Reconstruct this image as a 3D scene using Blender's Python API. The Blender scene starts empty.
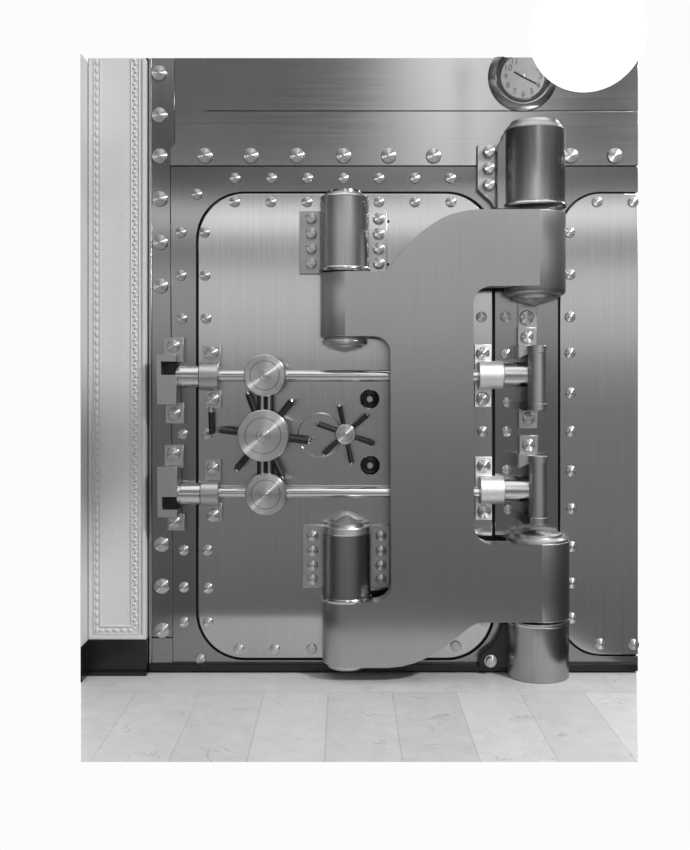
import bpy, bmesh, math, random
from mathutils import Vector, Matrix
random.seed(4)
PI = math.pi
scn = bpy.context.scene
col = scn.collection

# ---------------------------------------------------------------- camera model
F, CX, HY, D, H = 1045.0, 345.0, 379.0, 5.5, 1.54     # focal length in pixels, vanishing point, distance, eye height
def S(d): return (D - d) / F
def X(px, d): return (px - CX) * S(d)
def Z(py, d): return H - (py - HY) * S(d)
def P(px, py, d): return Vector((X(px, d), -d, Z(py, d)))

cam = bpy.data.cameras.new('camera'); co = bpy.data.objects.new('camera', cam); col.objects.link(co)
co.location = (0, -D, H); co.rotation_euler = (PI/2, 0, 0)
cam.sensor_fit = 'HORIZONTAL' ; cam.sensor_width = 36; cam.lens = F / 690 * 36
cam.shift_y = -(425 - HY) / 690 ; cam.clip_end = 50
scn.camera = co

# ---------------------------------------------------------------- materials
def newmat(name):
    m = bpy.data.materials.new(name); m.use_nodes = True
    nt = m.node_tree; b = nt.nodes['Principled BSDF']
    return m, nt, b
def node(nt, t, **kw):
    n = nt.nodes.new(t)
    for k, v in kw.items(): setattr(n, k, v)
    return n
def steel(name, base, rough, aniso=0.0, grain='V', streak=0.10, rvar=0.06, scale=1.0):
    m, nt, b = newmat(name); L = nt.links.new
    b.inputs['Metallic'].default_value = 1.0
    tc = node(nt, 'ShaderNodeTexCoord')
    mp = node(nt, 'ShaderNodeMapping'); L(tc.outputs['Object'], mp.inputs['Vector'])
    mp.inputs['Scale'].default_value = {'V': (90*scale, 90*scale, 1.6), 'H': (1.6, 90*scale, 90*scale), 'D': (30, 30, 30)}[grain]
    nz = node(nt, 'ShaderNodeTexNoise'); nz.inputs['Scale'].default_value = 1.0
    nz.inputs['Detail'].default_value = 4; nz.inputs['Roughness'].default_value = .65
    L(mp.outputs[0], nz.inputs['Vector'])
    n2 = node(nt, 'ShaderNodeTexNoise'); n2.inputs['Scale'].default_value = 2.3; n2.inputs['Detail'].default_value = 3
    L(tc.outputs['Object'], n2.inputs['Vector'])
    r1 = node(nt, 'ShaderNodeMapRange'); r1.inputs[1].default_value = .3; r1.inputs[2].default_value = .7
    r1.inputs[3].default_value = base*(1-streak); r1.inputs[4].default_value = base*(1+streak)
    L(nz.outputs[0], r1.inputs[0])
    cb = node(nt, 'ShaderNodeCombineColor')
    for i in range(3): L(r1.outputs[0], cb.inputs[i])
    L(cb.outputs[0], b.inputs['Base Color'])
    ad = node(nt, 'ShaderNodeMath', operation='ADD'); L(nz.outputs[0], ad.inputs[0]); L(n2.outputs[0], ad.inputs[1])
    r2 = node(nt, 'ShaderNodeMapRange'); r2.inputs[1].default_value = .6; r2.inputs[2].default_value = 1.4
    r2.inputs[3].default_value = rough-rvar; r2.inputs[4].default_value = rough+rvar
    L(ad.outputs[0], r2.inputs[0]); L(r2.outputs[0], b.inputs['Roughness'])
    if aniso:
        b.inputs['Anisotropic'].default_value = aniso
        if grain == 'D':
            tg = node(nt, 'ShaderNodeTangent', direction_type='RADIAL', axis='Y')
            L(tg.outputs[0], b.inputs['Tangent']); b.inputs['Anisotropic Rotation'].default_value = .25
        else:
            ge = node(nt, 'ShaderNodeNewGeometry')
            vm = node(nt, 'ShaderNodeVectorMath', operation='CROSS_PRODUCT')
            vm.inputs[0].default_value = (0.01, 0.02, 1) if grain == 'V' else (1, .02, .01)
            L(ge.outputs['Normal'], vm.inputs[1])
            nn = node(nt, 'ShaderNodeVectorMath', operation='NORMALIZE'); L(vm.outputs[0], nn.inputs[0])
            L(nn.outputs[0], b.inputs['Tangent'])
    return m
def plain(name, c, rough=.5, metal=0.0):
    m, nt, b = newmat(name)
    b.inputs['Base Color'].default_value = (c, c, c, 1); b.inputs['Roughness'].default_value = rough
    b.inputs['Metallic'].default_value = metal
    return m
M = {}
M['door']   = steel('brushed_steel_door', .53, .165, 1.0, 'V', .045, .015)
M['frame']  = steel('brushed_steel_frame', .30, .17, 1.0, 'V', .04, .015)
M['header'] = steel('brushed_steel_header', .38, .17, .5, 'H', .04, .02)
M['crane']  = steel('brushed_steel_crane', .47, .31, .9, 'V', .035, .012)
M['barrel'] = steel('brushed_steel_barrel', .42, .22, .9, 'V', .08, .02)
M['block']  = steel('satin_steel_block', .48, .34, 0, 'V', .04)
M['bright'] = steel('bright_satin_steel', .92, .5, 0, 'V', .03)
M['polish'] = steel('polished_steel', .62, .17, 0, 'H', .03, .03)
M['disc']   = steel('turned_steel', .60, .30, .94, 'D', .05, .03)
M['satin']  = steel('satin_steel_cap', .62, .34, 0, 'D', .03)
M['dial']   = steel('etched_steel_dial', .26, .36, 0, 'D', .03)
M['dark']   = steel('dark_steel', .045, .35, 0, 'V', .05)
M['groove'] = plain('blackened_gap', .02, .6)
M['black']  = plain('black_rubber_grip', .012, .35)
M['ink']    = plain('engraved_numeral', .12, .5, .3)

def marble(name, base, var, grain, vein, scale, rough=.45):
    m, nt, b = newmat(name); L = nt.links.new
    tc = node(nt, 'ShaderNodeTexCoord')
    n1 = node(nt, 'ShaderNodeTexNoise'); n1.inputs['Scale'].default_value = grain; n1.inputs['Detail'].default_value = 5; n1.inputs['Roughness'].default_value = .7
    L(tc.outputs['Object'], n1.inputs['Vector'])
    r1 = node(nt, 'ShaderNodeMapRange'); r1.inputs[1].default_value = .3; r1.inputs[2].default_value = .7
    r1.inputs[3].default_value = base - var; r1.inputs[4].default_value = base + var
    L(n1.outputs[0], r1.inputs[0])
    n2 = node(nt, 'ShaderNodeTexNoise'); n2.inputs['Scale'].default_value = scale; n2.inputs['Detail'].default_value = 7
    n2.inputs['Roughness'].default_value = .6; n2.inputs['Distortion'].default_value = .6
    L(tc.outputs['Object'], n2.inputs['Vector'])
    sb = node(nt, 'ShaderNodeMath', operation='SUBTRACT'); sb.inputs[1].default_value = .5; L(n2.outputs[0], sb.inputs[0])
    ab = node(nt, 'ShaderNodeMath', operation='ABSOLUTE'); L(sb.outputs[0], ab.inputs[0])
    r2 = node(nt, 'ShaderNodeMapRange'); r2.inputs[1].default_value = 0; r2.inputs[2].default_value = .012
    r2.inputs[3].default_value = vein; r2.inputs[4].default_value = 0; L(ab.outputs[0], r2.inputs[0])
    n3 = node(nt, 'ShaderNodeTexNoise'); n3.inputs['Scale'].default_value = scale*1.7; L(tc.outputs['Object'], n3.inputs['Vector'])
    r3 = node(nt, 'ShaderNodeMapRange'); r3.inputs[1].default_value = .5; r3.inputs[2].default_value = .62; L(n3.outputs[0], r3.inputs[0])
    mu = node(nt, 'ShaderNodeMath', operation='MULTIPLY'); L(r2.outputs[0], mu.inputs[0]); L(r3.outputs[0], mu.inputs[1])
    s2 = node(nt, 'ShaderNodeMath', operation='SUBTRACT'); L(r1.outputs[0], s2.inputs[0]); L(mu.outputs[0], s2.inputs[1])
    cb = node(nt, 'ShaderNodeCombineColor')
    out = s2
    for i in range(3): L(out.outputs[0], cb.inputs[i])
    L(cb.outputs[0], b.inputs['Base Color']); b.inputs['Roughness'].default_value = rough
    return m, nt, tc, s2, cb
M['marble'] = marble('carved_marble', .70, .05, 130, .05, 3, .6)[0]
M['marble_side'] = marble('side_marble', .70, .05, 130, .05, 3, .6)[0]
M['blackstone'] = plain('polished_black_stone', .006, .25)

# floor marble with tile seams that run away from the camera (world x spacing) and one border seam
m, nt, tc, s2, cb = marble('floor_marble', .60, .05, 9, .22, 2.6, .35)
L = nt.links.new
ge = node(nt, 'ShaderNodeNewGeometry'); sp = node(nt, 'ShaderNodeSeparateXYZ'); L(ge.outputs['Position'], sp.inputs[0])
def mth(op, a, b_=None, clamp=False):
    n = node(nt, 'ShaderNodeMath', operation=op); n.use_clamp = clamp
    for i, v in enumerate((a, b_)):
        if v is None: continue
        if isinstance(v, (int, float)): n.inputs[i].default_value = v
        else: L(v, n.inputs[i])
    return n.outputs[0]
u = mth('DIVIDE', mth('ADD', sp.outputs[0], 1.0246 + .314*8), .314)
fr = mth('FRACT', u); idx = mth('FLOOR', u)
dist = mth('MINIMUM', fr, mth('SUBTRACT', 1.0, fr))
seam = mth('LESS_THAN', dist, .008)
infield = mth('LESS_THAN', sp.outputs[1], -.36)
seam = mth('MULTIPLY', seam, infield)
cross = mth('LESS_THAN', mth('ABSOLUTE', mth('ADD', sp.outputs[1], .36)), .0035)
seam = mth('MAXIMUM', seam, cross)
wn = node(nt, 'ShaderNodeTexWhiteNoise', noise_dimensions='1D'); L(mth('MULTIPLY', idx, infield), wn.inputs['W'])
tone = mth('MULTIPLY', mth('SUBTRACT', wn.outputs[0], .5), .13)
val = mth('SUBTRACT', mth('ADD', s2.outputs[0], tone), mth('MULTIPLY', seam, .14))
for i in range(3): L(val, cb.inputs[i])
M['floor'] = m

g, nt, b = newmat('glowing_opal_glass')
b.inputs['Base Color'].default_value = (.9, .9, .9, 1)
b.inputs['Emission Color'].default_value = (1, 1, 1, 1); b.inputs['Emission Strength'].default_value = 1.05
M['globe'] = g

# ---------------------------------------------------------------- helpers
def link_mesh(name, me, mat, parent=None, smooth=35):
    """mesh in world coordinates -> object with its origin in the middle, optional parent"""
    if me.vertices:
        mn = Vector([min(v.co[i] for v in me.vertices) for i in range(3)])
        mx = Vector([max(v.co[i] for v in me.vertices) for i in range(3)])
        c = (mn + mx) / 2
    else: c = Vector()
    me.transform(Matrix.Translation(-c))
    me.shade_smooth()
    if smooth: me.set_sharp_from_angle(angle=math.radians(smooth))
    if mat is not None:
        me.materials.clear(); me.materials.append(M[mat])
    o = bpy.data.objects.new(name, me); col.objects.link(o)
    place(o, c, parent)
    return o
WL = {}
def place(o, c, parent):
    WL[o.name] = Vector(c)
    if parent:
        o.parent = parent; o.location = Vector(c) - WL[parent.name]
    else: o.location = c
def empty(name, label, cat, loc, group=None):
    o = bpy.data.objects.new(name, None); col.objects.link(o); o.empty_display_size = .1
    WL[o.name] = Vector(loc); o.location = loc
    o['label'] = label; o['category'] = cat
    if group: o['group'] = group
    return o
def tag(o, label, cat, group=None):
    o['label'] = label; o['category'] = cat
    if group: o['group'] = group
    return o
def structure(o, label=None):
    o['kind'] = 'structure'
    if label: o['label'] = label
    return o

def poly_mesh(loops, d0, d1, bev=0.0):
    """loops: lists of world (x,z); slab from depth d0 (front) to d1 (back), bevelled"""
    cu = bpy.data.curves.new('tmp', 'CURVE'); cu.dimensions = '2D'; cu.fill_mode = 'BOTH'
    for lp in loops:
        s = cu.splines.new('POLY'); s.points.add(len(lp)-1); s.use_cyclic_u = True
        for p, (x, z) in zip(s.points, lp): p.co = (x, z, 0, 1)
    th = (d0 - d1) / 2
    cu.extrude = max(th - bev, 1e-5); cu.bevel_depth = bev; cu.bevel_resolution = 2 if bev else 0; cu.offset = -bev
    o = bpy.data.objects.new('tmp', cu); col.objects.link(o)
    dg = bpy.context.evaluated_depsgraph_get()
    me = bpy.data.meshes.new_from_object(o.evaluated_get(dg))
    bpy.data.objects.remove(o); bpy.data.curves.remove(cu)
    for v in me.vertices:
        x, y, z = v.co; v.co = (x, -(d0 + d1)/2 - z, y)
    bm = bmesh.new(); bm.from_mesh(me); bmesh.ops.remove_doubles(bm, verts=bm.verts, dist=1e-5)
    bmesh.ops.recalc_face_normals(bm, faces=bm.faces); bm.to_mesh(me); bm.free()
    return me
def arc(cx, cy, r, a0, a1, n=12):
    return [(cx + r*math.cos(math.radians(a0 + (a1-a0)*i/n)), cy - r*math.sin(math.radians(a0 + (a1-a0)*i/n))) for i in range(n+1)]
def rrect(x0, y0, x1, y1, r, n=12):   # pixel coords, y down
    if r <= 0: return [(x0,y0),(x1,y0),(x1,y1),(x0,y1)]
    return arc(x0+r, y0+r, r, 180, 90, n) + arc(x1-r, y0+r, r, 90, 0, n) + arc(x1-r, y1-r, r, 0, -90, n) + arc(x0+r, y1-r, r, -90, -180, n)
def W(pts, d): return [(X(x, d), Z(y, d)) for x, y in pts]
def flat_faces(me, ax=1):
    """keep the flat front and back of a plate truly flat: its rim edges are sharp"""
    bm = bmesh.new(); bm.from_mesh(me)
    for e in bm.edges:
        if len(e.link_faces) == 2:
            a, b_ = [abs(f.normal[ax]) > .9995 for f in e.link_faces]
            if a != b_: e.smooth = False
    bm.to_mesh(me); bm.free()
def plate(name, loops, df, db, mat, parent=None, bev=.002):
    o = link_mesh(name, poly_mesh([W(l, df) for l in loops], df, db, bev), mat, parent, 35)
    flat_faces(o.data)
    return o
def block(name, x0, y0, x1, y1, df, db, mat, parent=None, bev=.002, r=0):
    return plate(name, [rrect(x0, y0, x1, y1, r, 5)], df, db, mat, parent, bev)
def lathe_bm(bm, prof, c, axis='Z', n=56):
    """prof: (radius, offset along the axis); axis 'Y' offset grows towards the camera"""
    rings = []
    for r, h in prof:
        if r < 1e-6:
            vs = [None]
            p = Vector(c) + {'Z': Vector((0,0,h)), 'Y': Vector((0,-h,0)), 'X': Vector((h,0,0))}[axis]
            vs = [bm.verts.new(p)]
        else:
            vs = []
            for i in range(n):
                a = 2*PI*i/n; u_, v_ = r*math.cos(a), r*math.sin(a)
                q = {'Z': (u_, v_, h), 'Y': (u_, -h, v_), 'X': (h, u_, v_)}[axis]
                vs.append(bm.verts.new(Vector(c) + Vector(q)))
        rings.append(vs)
    for a, b_ in zip(rings, rings[1:]):
        for i in range(n):
            j = (i+1) % n
            if len(a) == 1 and len(b_) == 1: continue
            if len(a) == 1: bm.faces.new((a[0], b_[i], b_[j]))
            elif len(b_) == 1: bm.faces.new((a[i], a[j], b_[0]))
            else: bm.faces.new((a[i], a[j], b_[j], b_[i]))
    if len(rings[0]) > 1: bm.faces.new(rings[0])
    if len(rings[-1]) > 1: bm.faces.new(rings[-1])
    bmesh.ops.recalc_face_normals(bm, faces=bm.faces)
def to_mesh(bm, name='m'):
    me = bpy.data.meshes.new(name); bm.to_mesh(me); bm.free(); return me
def lathe(name, prof, c, axis, mat, parent=None, n=56, smooth=35):
    bm = bmesh.new(); lathe_bm(bm, prof, c, axis, n)
    return link_mesh(name, to_mesh(bm, name), mat, parent, smooth)
def cyl_prof(r, h0, h1, b=.003):
    return [(r-b, h0), (r, h0+b), (r, h1-b), (r-b, h1)]
def rod(name, p0, p1, r, mat, parent=None, n=20, r2=None, b=.15):
    """round bar between two points with softened ends"""
    p0, p1 = Vector(p0), Vector(p1); ax = p1 - p0; ln = ax.length; r2 = r2 or r
    bm = bmesh.new(); k = r*b
    lathe_bm(bm, [(r-k, 0), (r, k), (r2, ln-k), (r2-k, ln)], (0,0,0), 'Z', n)
    q = ax.to_track_quat('Z', 'Y').to_matrix().to_4x4()
    bmesh.ops.transform(bm, matrix=Matrix.Translation(p0) @ q, verts=bm.verts)
    return link_mesh(name, to_mesh(bm, name), mat, parent)

# bolt heads: one mesh for each kind and size, copied
BM = {}
def bolt(px, py, rpx, d, parent, kind='dome'):
    key = (kind, round(rpx, 1))
    r = rpx * S(d)
    if key not in BM:
        bm = bmesh.new()
        if kind == 'dome':      # turned, low conical head on a rounded shoulder
            lathe_bm(bm, [(r, -.004), (r, r*.22), (r*.94, r*.36), (r*.86, r*.40), (r*.84, r*.37), (r*.45, r*.47), (r*.42, r*.44), (r*.1, r*.52), (0, r*.525)], (0,0,0), 'Y', 32)
        elif kind == 'ball':
            lathe_bm(bm, [(r, -.004), (r, r*.25), (r*.92, r*.5), (r*.75, r*.68), (r*.45, r*.82), (0, r*.9)], (0,0,0), 'Y', 32)
        elif kind == 'stub':    # tall round head standing on a wider washer
            lathe_bm(bm, [(r*1.15, -.004), (r*1.15, r*.12), (r*.92, r*.16), (r*.92, r*1.0), (r*.82, r*1.12), (r*.4, r*1.16), (0, r*1.18)], (0,0,0), 'Y', 32)
        elif kind == 'hex':
            lathe_bm(bm, [(r*1.1, -.004), (r*1.1, r*.9), (r*.95, r*1.05)], (0,0,0), 'Y', 6)
            lathe_bm(bm, [(r*.9, r*.9), (r*.9, r*1.25), (r*.8, r*1.35), (0, r*1.4)], (0,0,0), 'Y', 32)
        me = to_mesh(bm, 'bolt'); me.shade_smooth(); me.set_sharp_from_angle(angle=math.radians(30)); me.materials.append(M['disc'])
        BM[key] = bpy.data.objects.new('bolt', me)
        o = BM[key]
    else: o = BM[key].copy()
    col.objects.link(o); place(o, P(px, py, d), parent)
    return o

# ---------------------------------------------------------------- setting: floor, stone
bm = bmesh.new()
dfl = 5.5 - F*H/(762-HY)
pts = [(X(88, .0), .03), (X(638, 0), .03), (X(638, dfl), -dfl), (X(81, dfl), -dfl), (X(81, .205), -.205), (X(87.5, .07), -.06)]
top = [bm.verts.new((x, y, 0)) for x, y in pts]; bot = [bm.verts.new((x*.985, max(y, -dfl+.12), -.02)) for x, y in pts]
bm.faces.new(top); bm.faces.new(bot[::-1])
for i in range(len(pts)):
    j = (i+1) % len(pts); bm.faces.new((top[i], bot[i], bot[j], top[j]))
bmesh.ops.recalc_face_normals(bm, faces=bm.faces)
structure(link_mesh('floor', to_mesh(bm), 'floor', None, 30), 'pale veined marble floor tiles in front of the vault')

# return of the side wall at the far left, a thin marble facing on a black base
xs = X(88, .06)
def box(name, x0, x1, y0, y1, z0, z1, mat, parent=None, bev=.0015):
    bm = bmesh.new(); bmesh.ops.create_cube(bm, size=1)
    bmesh.ops.scale(bm, vec=(x1-x0, y1-y0, z1-z0), verts=bm.verts)
    bmesh.ops.translate(bm, vec=((x0+x1)/2, (y0+y1)/2, (z0+z1)/2), verts=bm.verts)
    if bev: bmesh.ops.bevel(bm, geom=bm.edges[:], offset=bev, segments=2, affect='EDGES')
    return link_mesh(name, to_mesh(bm), mat, parent, 40)
zt = Z(58, 0)
zside = Z(640, .06)
structure(box('wall_left', xs-.004, xs, -.2, .03, zside, Z(58, .13), 'marble_side'), 'strip of side wall marble at the far left')
structure(box('baseboard_side', xs-.004, xs+.003, -.2, .03, 0, zside, 'blackstone'))

# marble pilaster: slab, raised frame, carved beads
PT = 58
pil = plate('wall_pilaster', [[(88, PT), (145.5, PT), (145.5, 640), (88, 640)]], .06, -.03, 'marble', None, .002)
structure(pil, 'pale marble pilaster with carved border beside the vault')
def fillet(x0, x1, y0, y1, d=.07):
    o = plate('moulding', [[(x0, y0), (x1, y0), (x1, y1), (x0, y1)]], d, .055, 'marble', pil, .0015); return o
fillet(88.5, 91.5, PT, 639, .072); fillet(142.5, 145.5, PT, 639, .072); fillet(91.5, 142.5, 635.5, 639, .072)
fillet(99.6, 100.8, PT, 626, .066); fillet(130.6, 131.8, PT, 626, .066); fillet(99.6, 131.8, 625.5, 627, .066)
fillet(138.6, 139.6, PT, 634, .066); fillet(93.4, 94.2, PT, 634, .066); fillet(93.4, 139.6, 633.5, 634.6, .066)
def beads(name, pts, rx, rz, rd):
    bm = bmesh.new()
    for (px, py) in pts:
        c = P(px, py, .06)
        r = bmesh.ops.create_uvsphere(bm, u_segments=8, v_segments=6, radius=1)
        bmesh.ops.scale(bm, vec=(rx*S(.06), rd, rz*S(.06)), verts=r['verts'])
        bmesh.ops.translate(bm, vec=c, verts=r['verts'])
    return link_mesh(name, to_mesh(bm), 'marble', pil, 60)
def yr(a, b_, s):
    n = int((b_-a)/s); return [a + s*i for i in range(n+1)]
b1 = beads('carved_beading', [(97.0, y) for y in yr(62, 630, 8)], 2.1, 3.7, .008); 
b2 = beads('carved_beading', [(135.2 + (.8 if i % 2 else -.8), y) for i, y in enumerate(yr(60, 630, 4))], 1.9, 1.9, .009)
b3 = beads('carved_beading', [(x, 630.3) for x in yr(101, 131, 7.5)], 3.4, 2.0, .008)
for b_ in (b1, b2, b3): b_['kind'] = 'stuff'
structure(plate('baseboard_pilaster', [[(88, 640), (146.5, 640), (146.5, 670), (88, 670)]], .064, -.03, 'blackstone'))
structure(box('baseboard_step', xs, X(146.5, .08), -.085, .0, 0, .022, 'blackstone'))

# ---------------------------------------------------------------- vault surround
sur = empty('vault_surround', 'riveted brushed steel surround framing the round-cornered vault door', 'vault front', (0, 0, 0))
plate('backing_plate', [[(145.5, 60), (636, 60), (636, 671), (145.5, 671)]], -.03, -.05, 'groove', sur, 0)
plate('edge_strip', [[(145.8, 58), (148.2, 58), (148.2, 668), (145.8, 668)]], .004, -.04, 'dark', sur, .001)
plate('edge_strip', [[(148.6, 58), (151.6, 58), (151.6, 668), (148.6, 668)]], .016, -.04, 'barrel', sur, .004)
plate('jamb_plate', [[(152, 58), (174.5, 58), (174.5, 143), (170.0, 148), (170.0, 170), (172.4, 637), (152, 637)]], .008, -.04, 'frame', sur, .0015)
plate('jamb_foot', [[(152, 638), (172.6, 638), (172.6, 668), (152, 668)]], .008, -.04, 'frame', sur, .0015)
plate('header_plate', [[(205, 58), (638, 58), (638, 110.5), (205, 110.5)]], .010, -.04, 'header', sur, .001)
plate('header_plate', [[(174.9, 58), (204.75, 58), (204.75, 111.4), (638, 111.4), (638, 165.4), (170.4, 165.4), (170.4, 148), (174.9, 143)]], .010, -.04, 'header', sur, .001)
HB = .010
outer = [(170.6, 166.4), (638, 166.4), (638, 192)] + arc(601.5, 235, 43.3, 90, 180, 16) + arc(601.5, 613, 43.3, 180, 270, 16) + [(638, 656.3), (638, 664), (173.0, 664)]
hole = rrect(196.1, 191.6, 495.0, 660.2, 48.5, 20)
plate('frame_plate', [outer, hole[::-1]], .0, -.04, 'frame', sur, .0015)
# upright strips on the latch side of the frame
plate('jamb_strip', [[(517.2, 215), (557.5, 215), (557.5, 655), (517.2, 655)]], .006, -.02, 'frame', sur, .0015)
plate('jamb_strip', [[(518.2, 306), (537.0, 306), (537.0, 345), (518.2, 345)]], .012, .0, 'block', sur, .0015)
plate('sill', [[(148, 664.5), (638, 664.5), (638, 671.2), (148, 671.2)]], .03, -.04, 'dark', sur, .002)
for y in (73.5, 115.5, 156.5, 199, 242.5, 286, 544, 586, 630): bolt(159.5 + (y-73.5)/560*3, y, 7.6, .008, sur)
for x in (205, 251, 297, 343.5, 388.5, 433.5, 570.5, 614.5): bolt(x, 156, 7.6, HB, sur)
for x, y in [(197, 194.3), (235, 178.3), (271.5, 178.3), (307.5, 178.3), (343.5, 178.3), (379, 178.3), (415, 178.3), (450.5, 178.3),
             (181, 232.5), (181, 275.5), (182, 318.5), (183, 434), (184, 550), (184, 587), (184, 622), (200.5, 659),
             (505.6, 317), (506, 354), (507, 402), (506.6, 431.5), (507, 470), (508, 509)]:
    bolt(x, y, 5.3, .0, sur)
bolt(526.5, 317.4, 7.2, .012, sur)

# neighbouring panel at the right
side = empty('side_panel', 'broad round-cornered steel panel right of the crane hinge, riveted along its left edge', 'vault panel', P(600, 656, 0))
po = [(638, 193.6)] + arc(601.7, 235.2, 41.6, 90, 180, 16) + arc(601.7, 612.8, 41.6, 180, 270, 16) + [(638, 654.4)]
plate('panel', [po], .012, -.04, 'door', side, .003)
for x, y in [(597, 202), (633, 202), (569.6, 232.5), (570, 274.6), (570, 317), (570, 353), (570.5, 393), (570.7, 431.5), (571, 471), (571.5, 508.7), (571.7, 546.6), (571.7, 583), (571.7, 618), (600, 644), (633.5, 644.5)]:
    bolt(x, y, 5.3, .012, side)

# ---------------------------------------------------------------- the vault door
DF = .012
door = empty('vault_door', 'huge round-cornered brushed steel vault door behind the crane hinge', 'vault door', P(345, 659, 0))
plate('door_panel', [rrect(198.3, 193.6, 492.5, 658.2, 46.5, 20)], DF, -.04, 'door', door, .004)
for x, y in [(234.7, 202), (271, 202), (307, 202), (379, 202), (415, 202), (451, 202), (204.5, 232.5), (205, 275.5), (206, 318.5),
             (207.5, 550), (208, 588), (208, 622.6), (239, 649.6), (275, 649.6), (311.7, 649), (455.6, 646), (481.5, 317), (482.7, 431.5), (484, 620.5)]:
    bolt(x, y, 5.3, DF, door)
lathe('reflection_disc', [(22.5*S(DF), -.004), (22.5*S(DF), .002), (21.6*S(DF), .0035), (21.2*S(DF), .002), (0, .002)], P(320, 435, DF), 'Y', 'door', door)  # low ringed disc imitating the capstan's reflection in the door steel

# ---------------------------------------------------------------- hinge barrels on the door
def hinge_flange(t, x0, y0, x1, y1, bx, bys, kind, mat='block'):
    f = block('flange', x0, y0, x1, y1, DF+.022, DF, mat, t, .003)
    for y in bys: bolt(bx, y, 5.4, DF+.022, t, kind)
    return f
rl = 24.3*S(.1); dc = .1
h1 = empty('door_hinge', 'upper steel hinge barrel bolted to the door above the crane arm', 'hinge', P(345, 270, dc), 'hinge barrels bolted to the door')
c = P(344.5, 270, dc); s_ = S(dc)
lathe('barrel', cyl_prof(rl, .004, 71.5*s_, .004), c, 'Z', 'barrel', h1)
lathe('barrel_cap', [(rl*.99, 71.5*s_), (rl*.93, 73.5*s_), (rl*.80, 75.5*s_), (rl*.74, 76*s_), (rl*.72, 78.3*s_), (0, 78.5*s_)], c, 'Z', 'polish', h1)
lathe('collar', [(rl*.9, -.014), (rl*1.03, -.012), (rl*1.07, -.004), (rl*1.07, .002), (rl*1.03, .010), (rl*.9, .012)], c, 'Z', 'polish', h1)
hinge_flange(h1, 299.5, 211, 323, 274, 311.2, (219, 234, 249, 263.5), 'stub')
hinge_flange(h1, 366, 211, 387, 272, 378.7, (219, 234.2, 249, 263.5), 'stub', 'door')
for y in (221, 264): rod('dowel', P(388.3, y, DF+.001), P(388.3, y, DF+.02), .006, 'dark', h1, 12)
h2 = empty('door_hinge', 'lower steel hinge barrel with pointed cap bolted to the door near the floor', 'hinge', P(346, 600, dc), 'hinge barrels bolted to the door')
c = P(346.5, 597, dc)
lathe('barrel', cyl_prof(rl, .004, 65*s_, .004), c, 'Z', 'barrel', h2)
lathe('barrel_cap', [(rl*.97, 65*s_), (rl*.95, 70.5*s_), (rl*.93, 71.5*s_), (rl*.70, 71.6*s_), (rl*.68, 74*s_), (rl*.10, 81.5*s_), (0, 82*s_)], c, 'Z', 'satin', h2, smooth=20)
lathe('collar', [(rl*.9, -.014), (rl*1.03, -.012), (rl*1.07, -.004), (rl*1.07, .002), (rl*1.03, .010), (rl*.9, .012)], c, 'Z', 'polish', h2)
hinge_flange(h2, 302.8, 525, 325, 588, 312.5, (536, 551, 565.5, 579.5), 'dome')
hinge_flange(h2, 368, 525, 390, 588, 381, (536, 551, 565.5, 579.5), 'dome')

# ---------------------------------------------------------------- crane hinge: the big arm
AF, AB = .225, .105
cr = empty('crane_hinge', 'massive S-shaped steel crane arm carrying the vault door', 'crane hinge', P(435, 668, .16))
ol = [(345, 271), (383, 271), (388, 269.5), (392, 265.5), (398, 257), (404, 249.5), (412, 240.5), (420, 233), (430, 225.5), (440, 219), (450, 214.5), (462, 211.2), (472, 209.8), (482, 209.2), (540, 209),
      (540, 285.5)] + arc(491, 303.5, 17.5, 90, 180, 10) + arc(492.5, 526, 18.5, 180, 270, 10) + [(542, 544.6), (542, 622.6), (486, 622.6), (478, 623.2), (470, 627), (460, 635), (450, 643), (440, 650.5), (428, 657.5), (415, 663), (402, 666.5), (388, 668), (345, 668),
      (345, 602.5), (374, 602.5)] + arc(375, 586, 16.5, -90, 0, 8) + arc(374, 352.5, 16.5, 0, 90, 8) + [(345, 336)]
me = poly_mesh([W(ol, AF)], AF, AB, 0)
bm = bmesh.new(); bm.from_mesh(me)
def knuckle(px, rpx, y0, y1, b0, b1, b=.012):
    r = rpx*S(AF)/(1 - rpx/F)
    dcn = AF - r; s = S(dcn)
    zt_, zb = Z(y0, AF), Z(y1, AF)
    n = 5
    prof = [(r - b1 + b1*math.sin(PI/2*i/n), b1 - b1*math.cos(PI/2*i/n)) for i in range(n+1)]
    prof += [(r - b0 + b0*math.cos(PI/2*i/n), (zt_-zb) - b0 + b0*math.sin(PI/2*i/n)) for i in range(n+1)]
    lathe_bm(bm, prof, (X(px, dcn), -dcn, zb), 'Z', 72)
    return dcn, r
kUR = knuckle(534.8, 30.4, 209, 293.5, .003, .028)
kLR = knuckle(537.8, 31, 544.6, 623.2, .004, .004)
kUL = knuckle(345, 24.6, 271.2, 336.2, .003, .006)
kLL = knuckle(347, 24.6, 602.5, 668, .003, .008)
link_mesh('arm', to_mesh(bm, 'arm'), 'crane', cr, 40)
r = kUL[1]; c = Vector((X(345, AF), -kUL[0], Z(337.5, AF)))
lathe('pin_cap', [(r*.80, .01), (r*.88, -.004), (r*.92, -.016), (r*.88, -.030), (r*.76, -.036), (r*.70, -.038), (r*.68, -.046), (r*.12, -.066), (0, -.068)], c, 'Z', 'disc', cr)
r = kUR[1]; c = Vector((X(535.5, kUR[0]), -kUR[0], Z(293.5, AF)))
lathe('pin_cap', [(r*.80, .01), (r*.78, -.006), (r*.74, -.016), (r*.60, -.020), (r*.55, -.024), (r*.10, -.046), (0, -.048)], c, 'Z', 'disc', cr)
r = kLR[1]; c = Vector((X(537.8, kLR[0]), -kLR[0], Z(544.6, AF)))
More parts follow.
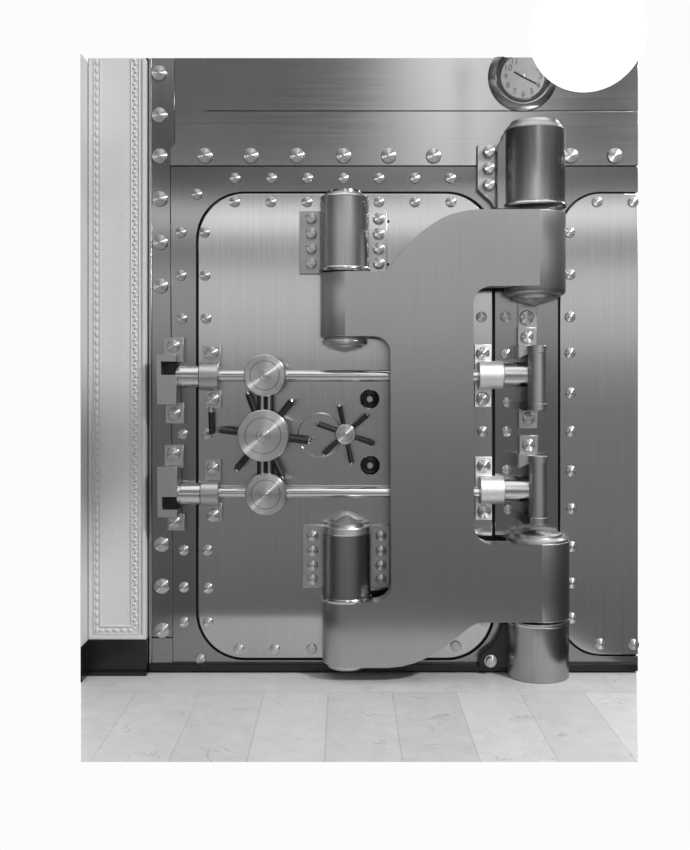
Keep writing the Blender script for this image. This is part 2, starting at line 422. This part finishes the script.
lathe('pin_cap', [(r*.97, -.004), (r*.96, .012), (r*.88, .022), (r*.78, .024), (r*.77, .036), (r*.72, .040), (r*.12, .050), (0, .053)], c, 'Z', 'satin', cr, smooth=25)
r = kLL[1]; c = Vector((X(347, AF), -kLL[0], Z(668, AF)))
lathe('pin_cap', [(r*.85, .01), (r*.85, -.014), (r*.78, -.024), (0, -.026)], c, 'Z', 'polish', cr)

# ---------------------------------------------------------------- upper and lower posts of the crane hinge
dU = kUR[0]; r = kUR[1]; sU = S(dU)
up = empty('hinge_bracket', 'upper steel barrel bracket bolted to the header above the crane arm', 'bracket', P(535, 208, dU), 'posts that carry the crane hinge')
c = Vector((X(534.3, dU), -dU, Z(207, dU)))
lathe('barrel', cyl_prof(r, .012, 76*sU, .006), c, 'Z', 'barrel', up)
lathe('barrel_cap', [(r*.97, 76*sU), (r*.88, 80*sU), (r*.82, 81*sU), (r*.78, 84*sU), (r*.70, 85*sU), (0, 85.5*sU)], c, 'Z', 'block', up)
lathe('collar', [(r*.9, -.008), (r*1.03, -.006), (r*1.06, .001), (r*1.03, .010), (r*.95, .013)], c, 'Z', 'polish', up)
plate('flange', [[(477.5, 145), (500, 145), (500, 208), (494, 208), (491, 202), (480, 192), (477.5, 189)]], .045, .0, 'block', up, .003)
plate('web', [[(497, 147), (501, 140), (508, 128), (520, 128), (520, 209), (497, 209)]], .10, .0, 'frame', up, .004)
for y in (152.5, 168.8, 185.2): bolt(488.6, y, 5.9, .045, up, 'hex')
lo = empty('hinge_post', 'lower steel pivot post standing on the marble floor under the crane arm', 'post', (X(537.8, dU), -dU, 0), 'posts that carry the crane hinge')
c = Vector((X(537.8, kLR[0]), -kLR[0], 0)); r = kLR[1]*.99
lathe('barrel', cyl_prof(r, 0, Z(628, AF), .004), c, 'Z', 'barrel', lo, 72)
zc = Z(627, AF)
lathe('collar', [(r*.92, zc-.012), (r*1.02, zc-.010), (r*1.035, zc-.002), (r*1.02, zc+.008), (r*.9, zc+.016)], c, 'Z', 'polish', lo, 72)
plate('flange', [[(520, 624), (502, 624), (499, 634), (492, 646), (482, 653), (479, 658), (479, 668), (520, 668)]], .05, .0, 'dark', lo, .004)
bolt(490.5, 661, 5.4, .05, lo, 'stub')

# ---------------------------------------------------------------- pressure bars
RD = .062
def end_block(t, pts, df=.15):
    return plate('end_block', [pts], df, .01, 'block', t, .0015)
def lug(t, x0, y0, x1, y1, bx, by, df=.045, mat='block', rb=6.4, kind='dome', back=.0):
    f = block('lug', x0, y0, x1, y1, df, back, mat, t, .002)
    bolt(bx, by, rb, df, t, kind)
bar1 = empty('pressure_bar', 'upper horizontal pressure bar running between its end clamps through the top disc', 'locking bar', P(219, 376, RD), 'pressure bars across the door')
end_block(bar1, [(156, 354.5), (176, 354.5), (176, 361.5), (161, 361.5), (161, 375), (176.5, 375), (176.5, 404.5), (157, 404.5)])
block('cam_core', 162, 356, 177, 376, .055, .0, 'dark', bar1)
lug(bar1, 163.5, 337.5, 183.5, 362, 173.5, 345.8); lug(bar1, 165.5, 403, 184, 423.5, 174.3, 413.7)
lug(bar1, 203, 346, 220.5, 366, 212, 353); lug(bar1, 205, 390, 221, 408.5, 212.8, 399.3)
xc = lambda px, d=RD: X(px, d)
def hcyl(name, x0, x1, y, rpx, mat, t, b=.003, d=RD):
    return lathe(name, cyl_prof(rpx*S(d), X(x0, d), X(x1, d), b), (0, -d, Z(y, d)), 'X', mat, t, 40)
hcyl('cam_sleeve', 177, 200, 376.5, 11.3, 'polish', bar1)
hcyl('bearing', 200, 219.3, 376.5, 13.9, 'block', bar1)
hcyl('shaft', 219, 527, 375.8, 5.8, 'polish', bar1, .002)
bar2 = empty('pressure_bar', 'lower horizontal pressure bar running between its end clamps through the bottom disc', 'locking bar', P(219, 492, RD), 'pressure bars across the door')
end_block(bar2, [(157, 467), (177, 467), (177, 497), (162, 497), (162, 510), (177, 510), (177, 517.5), (157.5, 517.5)])
block('cam_core', 163, 495, 178, 512, .055, .0, 'dark', bar2)
lug(bar2, 164.5, 445, 183.5, 468, 173.5, 453.5); lug(bar2, 167.5, 514, 184.5, 530.5, 174.5, 522)
lug(bar2, 204.5, 460, 221, 483, 213, 468); lug(bar2, 206.5, 503, 222, 521.5, 213.3, 515.2)
hcyl('cam_sleeve', 178, 201.5, 493.5, 11.3, 'polish', bar2)
hcyl('bearing', 201.5, 219.5, 493, 13, 'block', bar2)
hcyl('shaft', 219, 527, 492.3, 5.3, 'polish', bar2, .002)
# latch-side ends of the bars
for t, y, yl in ((bar1, 375, (344.5, 407)), (bar2, 489.8, (457, 520))):
    k = 0 if t is bar1 else 1
    block('bearing_plate', 474.8+k*.6, yl[0], 491.3+k*.6, yl[1], .03, .0, 'bright', t, .002)
    bolt(482.8+k, yl[0]+8.8, 6.7, .03, t); bolt(483+k, yl[1]-8.5, 6.7, .03, t)
    hcyl('end_sleeve', 478+k*1.2, 502.5+k*.8, y, 14, 'bright', t, .004)
    hcyl('cam_sleeve', 502.5, 528, y-.5, 12.2, 'polish', t)
    # upright roller clamp with its arm
    DC = .125
    yt, yb = (345.5, 410.5) if k == 0 else (455.5, 524)
    cx_ = 537 + k*1.2
    lathe('clamp_roller', cyl_prof(9.2*S(DC), 0, (yb-yt)*S(DC), .006), P(cx_, yb, DC), 'Z', 'block', t, 32)
    for ya, yb2 in ((yt+.3, yt+7.6), (yb-7.2, yb-.3)):
        lathe('roller_cap', cyl_prof(9.9*S(DC), 0, (yb2-ya)*S(DC), .003), P(cx_, yb2, DC), 'Z', 'block', t, 32)
    plate('clamp_arm', [[(518.5, yt-1), (cx_, yt), (cx_, yt+8), (527, yt+9), (518.5, yt+13)]], .12, .0, 'block', t, .002)
    plate('clamp_arm', [[(524, yb-8), (cx_, yb-8), (cx_, yb), (524, yb)]], .12, .0, 'dark', t, .002)
lug(bar1, 518, 327.5, 536.5, 346, 527, 337, .035, rb=6.2)
lug(bar1, 519, 409, 537.5, 428.5, 528.7, 418.5, .035, rb=6.2)
lug(bar2, 519.5, 435.5, 538, 455.5, 528.5, 445, .035, rb=6.2)

# ---------------------------------------------------------------- central drive with three discs and six handles
drv = empty('capstan', 'capstan of three stacked turned steel discs with six black-gripped spokes', 'handwheel', P(264.5, 435.5, .1))
def disc(name, px, py, rp, df, db, t, rings=(.70,), mat='disc'):
    r = rp*S(df); th = df-db
    prof = [(r-.002, 0), (r, .002), (r, th-.004), (r-.004, th)]
    for q in rings:
        prof += [(r*(q+.015), th+.0005), (r*q, th-.0035), (r*(q-.02), th+.0005)]
    prof += [(r*.26, th+.002), (r*.24, th+.006), (r*.10, th+.007), (r*.08, th+.010), (0, th+.011)]
    c = P(px, py, df); c.y = -db
    return lathe(name, prof, c, 'Y', mat, t, 72)
disc('gear_disc', 264.6, 375.5, 21, .15, .105, drv)
disc('gear_disc', 265.6, 494.5, 20.8, .15, .105, drv)
disc('hub_disc', 263, 435.8, 25.8, .18, .12, drv, (.70,))
for x in (262.3, 269.3): lathe('link_shaft', cyl_prof(2.2*S(.11), Z(488, .11), Z(380, .11), .001), (X(x, .11), -.11, 0), 'Z', 'polish', drv, 20)
block('gear_case', 257, 384, 274, 486, .075, DF, 'dark', drv, .003)
for px_, py_ in ((264.6, 375.5), (265.6, 494.5)):
    lathe('disc_boss', cyl_prof(12*S(.1), 0, .10, .002), P(px_, py_, DF) , 'Y', 'block', drv, 32)
lathe('hub_boss', cyl_prof(11*S(.1), 0, .11, .002), P(263.5, 435.8, DF), 'Y', 'block', drv, 32)
def spoke(t, c0, tip, d0, d1, r, name='handle', start=.3):
    a = P(*c0, d0); b_ = P(*tip, d1); v = b_ - a
    s = rod(name, a + v*start, a + v*.93, r*.92, 'black', t, 16, r*1.12)
    k = rod('handle_tip', a + v*.92, b_, r*1.05, 'polish', None, 16, r*.8, .3)
    k.parent = s; k.location = WL[k.name] - WL[s.name]
    return s
for tip in ((247.5, 391.5), (293.5, 399), (311.5, 441.5), (283, 479), (235, 471), (217, 429.5)):
    spoke(drv, (263.5, 435.8), tip, .115, .12, 3.1*S(.12), start=.32)

hw = empty('handwheel', 'small six-spoked handwheel with black grips between the two dials and capstan', 'handwheel', P(345.5, 434.3, .05))
lathe('spindle', cyl_prof(6*S(.06), 0, .06, .002), P(345.5, 434.3, DF), 'Y', 'block', hw, 24)
disc('hub', 345.5, 434.3, 10.2, .10, .06, hw, (.66,))
for tip in ((339.2, 404.5), (368.6, 413.8), (375, 444.2), (352, 464.5), (322.6, 455), (316, 423.5)):
    spoke(hw, (345.5, 434.3), tip, .078, .085, 2.35*S(.08), start=.28)

# combination dials
def dial(x, y, label):
    t = empty('combination_dial', label, 'dial', P(x, y, DF), 'combination dials')
    s = S(DF)
    lathe('dial_ring', [(9.9*s, -.003), (9.9*s, .008), (9.0*s, .014), (8.7*s, .006), (8.7*s, -.003)], P(x, y, DF), 'Y', 'polish', t, 48)
    lathe('dial_face', [(8.7*s, 0), (8.7*s, .008), (8.2*s, .012), (5.2*s, .018), (4.8*s, .022), (4.6*s, .018), (0, .018)], P(x, y, DF), 'Y', 'black', t, 48)
    lathe('knob', [(3.4*s, .018), (3.4*s, .034), (2.7*s, .038), (0, .038)], P(x, y, DF), 'Y', 'block', t, 24)
dial(369.5, 399, 'black-faced combination dial above the small handwheel')
dial(370, 465, 'black-faced combination dial below the small handwheel')

# crank handle below the upper left bearing
ck = empty('crank_handle', 'small black crank handle hanging by the upper left bearing', 'crank', P(207.3, 434, DF))
bolt(207, 433.8, 5.4, DF, ck)
g = rod('crank_arm', P(207, 433.5, .022), P(212, 433, .04), .009, 'polish', ck, 14)
s = rod('grip', P(211.6, 434, .05), P(211, 412, .055), .0145, 'black', ck, 16)
rod('knob', P(211.2, 412.5, .055), P(211, 407, .055), .014, 'polish', ck, 16)

# ---------------------------------------------------------------- clock in the header, cut by the top edge of the picture's wall
ck = empty('vault_clock', 'round engraved steel clock face in the header beside the white lamp', 'clock', P(522.5, 77, HB))
s = S(.02); cc = P(522.5, 77, HB)
ztop = Z(58, HB)
def cut(me):
    bm = bmesh.new(); bm.from_mesh(me)
    r_ = bmesh.ops.bisect_plane(bm, geom=bm.verts[:]+bm.edges[:]+bm.faces[:], plane_co=(0, 0, ztop), plane_no=(0, 0, 1), clear_outer=True)
    ed = [e for e in r_['geom_cut'] if isinstance(e, bmesh.types.BMEdge)]
    if ed: bmesh.ops.holes_fill(bm, edges=ed)
    bm.to_mesh(me); bm.free(); return me
def clathe(name, prof, mat):
    bm = bmesh.new(); lathe_bm(bm, prof, cc, 'Y', 96)
    return link_mesh(name, cut(to_mesh(bm, name)), mat, ck)
clathe('bezel', [(34.5*s, -.005), (34.5*s, .010), (33*s, .018), (28*s, .026), (26.5*s, .020), (26*s, -.005)], 'barrel')
clathe('bezel_ring', [(26.2*s, -.005), (26.2*s, .012), (24.0*s, .012), (23.6*s, -.005)], 'dark')
clathe('dial_plate', [(23.8*s, -.005), (23.8*s, .010), (22.5*s, .014), (21.8*s, .010), (0, .010)], 'dial')
def text(name, body, size, px, py, d, mat, parent, w=.03):
    cu = bpy.data.curves.new(name, 'FONT'); cu.body = body; cu.size = size; cu.extrude = .0008
    cu.align_x = 'CENTER'; cu.align_y = 'CENTER'
    o = bpy.data.objects.new('tmp', cu); col.objects.link(o)
    me = bpy.data.meshes.new_from_object(o.evaluated_get(bpy.context.evaluated_depsgraph_get()))
    bpy.data.objects.remove(o)
    me.transform(Matrix.Translation(P(px, py, d)) @ Matrix.Rotation(PI/2, 4, 'X'))
    return link_mesh(name, me, mat, parent, 0)
for h in (2, 3, 4, 5, 6, 7, 8, 9, 10, 11):
    a = math.radians(90 - 30*h)
    text('numeral', str(h), .044, 523.3 + 17.4*math.cos(a), 76.5 - 17.4*math.sin(a), HB+.0115, 'ink', ck)
for (x1, y1, w) in ((514.5, 71.3, .0035), (537, 83.5, .0028)):
    rod('clock_hand', P(523.3, 76.5, HB+.014), P(x1, y1, HB+.014), w, 'ink', ck, 8)
lathe('hand_pin', [(.006, .008), (.006, .016), (0, .018)], P(523.3, 76.5, HB), 'Y', 'polish', ck, 16)

# ---------------------------------------------------------------- globe lamp hanging in front
gl = empty('globe_lamp', 'large glowing white globe lamp hanging in front of the header', 'lamp', P(585, 36, 1.9) + Vector((0, 0, .95)))
cg = P(587, 32.5, 1.9); rg = 57.7*S(1.9)
bm = bmesh.new(); bmesh.ops.create_uvsphere(bm, u_segments=48, v_segments=32, radius=rg); bmesh.ops.translate(bm, vec=cg, verts=bm.verts)
link_mesh('globe', to_mesh(bm), 'globe', gl, 0)
lathe('fitter', [(.06, rg-.02), (.07, rg+.01), (.05, rg+.05), (.012, rg+.07), (.012, rg+.75), (.06, rg+.76), (.06, rg+.79)], cg, 'Z', 'barrel', gl, 24)

# ---------------------------------------------------------------- light
w = bpy.data.worlds.new('world'); scn.world = w; w.use_nodes = True
nt = w.node_tree; L = nt.links.new; bg = nt.nodes['Background']
tc = node(nt, 'ShaderNodeTexCoord'); sp = node(nt, 'ShaderNodeSeparateXYZ'); L(tc.outputs['Generated'], sp.inputs[0])
def mr(src, a, b_, c_, d_, sm=True):
    n = node(nt, 'ShaderNodeMapRange'); n.interpolation_type = 'SMOOTHSTEP' if sm else 'LINEAR'
    for i, v in enumerate((a, b_, c_, d_)): n.inputs[i+1].default_value = v
    L(src, n.inputs[0]); return n.outputs[0]
def wm(op, a, b_=None):
    n = node(nt, 'ShaderNodeMath', operation=op)
    for k, v in enumerate((a, b_)):
        if v is None: continue
        if isinstance(v, (int, float)): n.inputs[k].default_value = v
        else: L(v, n.inputs[k])
    return n.outputs[0]
dx, dy, dz = sp.outputs
hyp = wm('MAXIMUM', wm('SQRT', wm('ADD', wm('MULTIPLY', dx, dx), wm('MULTIPLY', dy, dy))), .05)
te = wm('DIVIDE', dz, hyp)                          # tangent of the elevation
az = wm('DIVIDE', dx, hyp)                          # sine of the azimuth, + is to the right
# dim hall behind the camera: bands, glow and dimming invented for the steel's reflections
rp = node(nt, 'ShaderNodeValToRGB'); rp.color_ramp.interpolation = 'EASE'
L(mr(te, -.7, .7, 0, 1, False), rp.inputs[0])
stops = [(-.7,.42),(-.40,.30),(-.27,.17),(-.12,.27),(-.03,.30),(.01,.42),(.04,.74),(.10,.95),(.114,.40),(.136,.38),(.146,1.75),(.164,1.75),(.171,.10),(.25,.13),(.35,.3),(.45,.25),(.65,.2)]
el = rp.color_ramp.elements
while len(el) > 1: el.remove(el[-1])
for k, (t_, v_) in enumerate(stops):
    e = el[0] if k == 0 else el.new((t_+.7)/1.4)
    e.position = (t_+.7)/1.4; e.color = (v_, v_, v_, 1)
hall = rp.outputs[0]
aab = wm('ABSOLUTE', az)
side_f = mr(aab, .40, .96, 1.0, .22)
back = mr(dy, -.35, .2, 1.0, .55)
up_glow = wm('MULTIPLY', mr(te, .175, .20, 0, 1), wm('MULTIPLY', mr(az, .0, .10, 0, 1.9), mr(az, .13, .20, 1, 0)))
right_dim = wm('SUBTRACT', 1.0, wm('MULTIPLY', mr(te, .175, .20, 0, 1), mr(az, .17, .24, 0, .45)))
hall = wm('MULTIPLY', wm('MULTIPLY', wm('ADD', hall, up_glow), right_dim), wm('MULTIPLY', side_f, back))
top_ = mr(dz, .55, .85, 0, 1.1)                    # added overhead glow to brighten the floor
hall = wm('ADD', hall, top_)
front = mr(dy, .70, .78, 0, 1)                      # plain near-white backdrop, added past the cut edges of wall and floor
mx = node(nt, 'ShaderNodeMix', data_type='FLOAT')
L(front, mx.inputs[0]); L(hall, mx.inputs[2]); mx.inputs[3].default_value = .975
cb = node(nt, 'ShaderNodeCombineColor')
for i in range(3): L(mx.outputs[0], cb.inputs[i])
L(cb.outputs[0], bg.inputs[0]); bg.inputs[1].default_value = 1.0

def area(loc, target, sx, sy, power):
    l = bpy.data.lights.new('hall_light', 'AREA'); l.shape = 'RECTANGLE'; l.size = sx; l.size_y = sy; l.energy = power
    o = bpy.data.objects.new('hall_light', l); col.objects.link(o); o.location = loc
    o.rotation_euler = (Vector(target) - Vector(loc)).to_track_quat('-Z', 'Y').to_euler()
    return o
area((4.6, -5.0, 5.6), (0, 0, 1.4), .6, .6, 430)
scn.view_settings.view_transform = 'Standard'; scn.view_settings.look = 'None'
scn.view_settings.exposure = 0; scn.view_settings.gamma = 1; scn.view_settings.use_curve_mapping = False
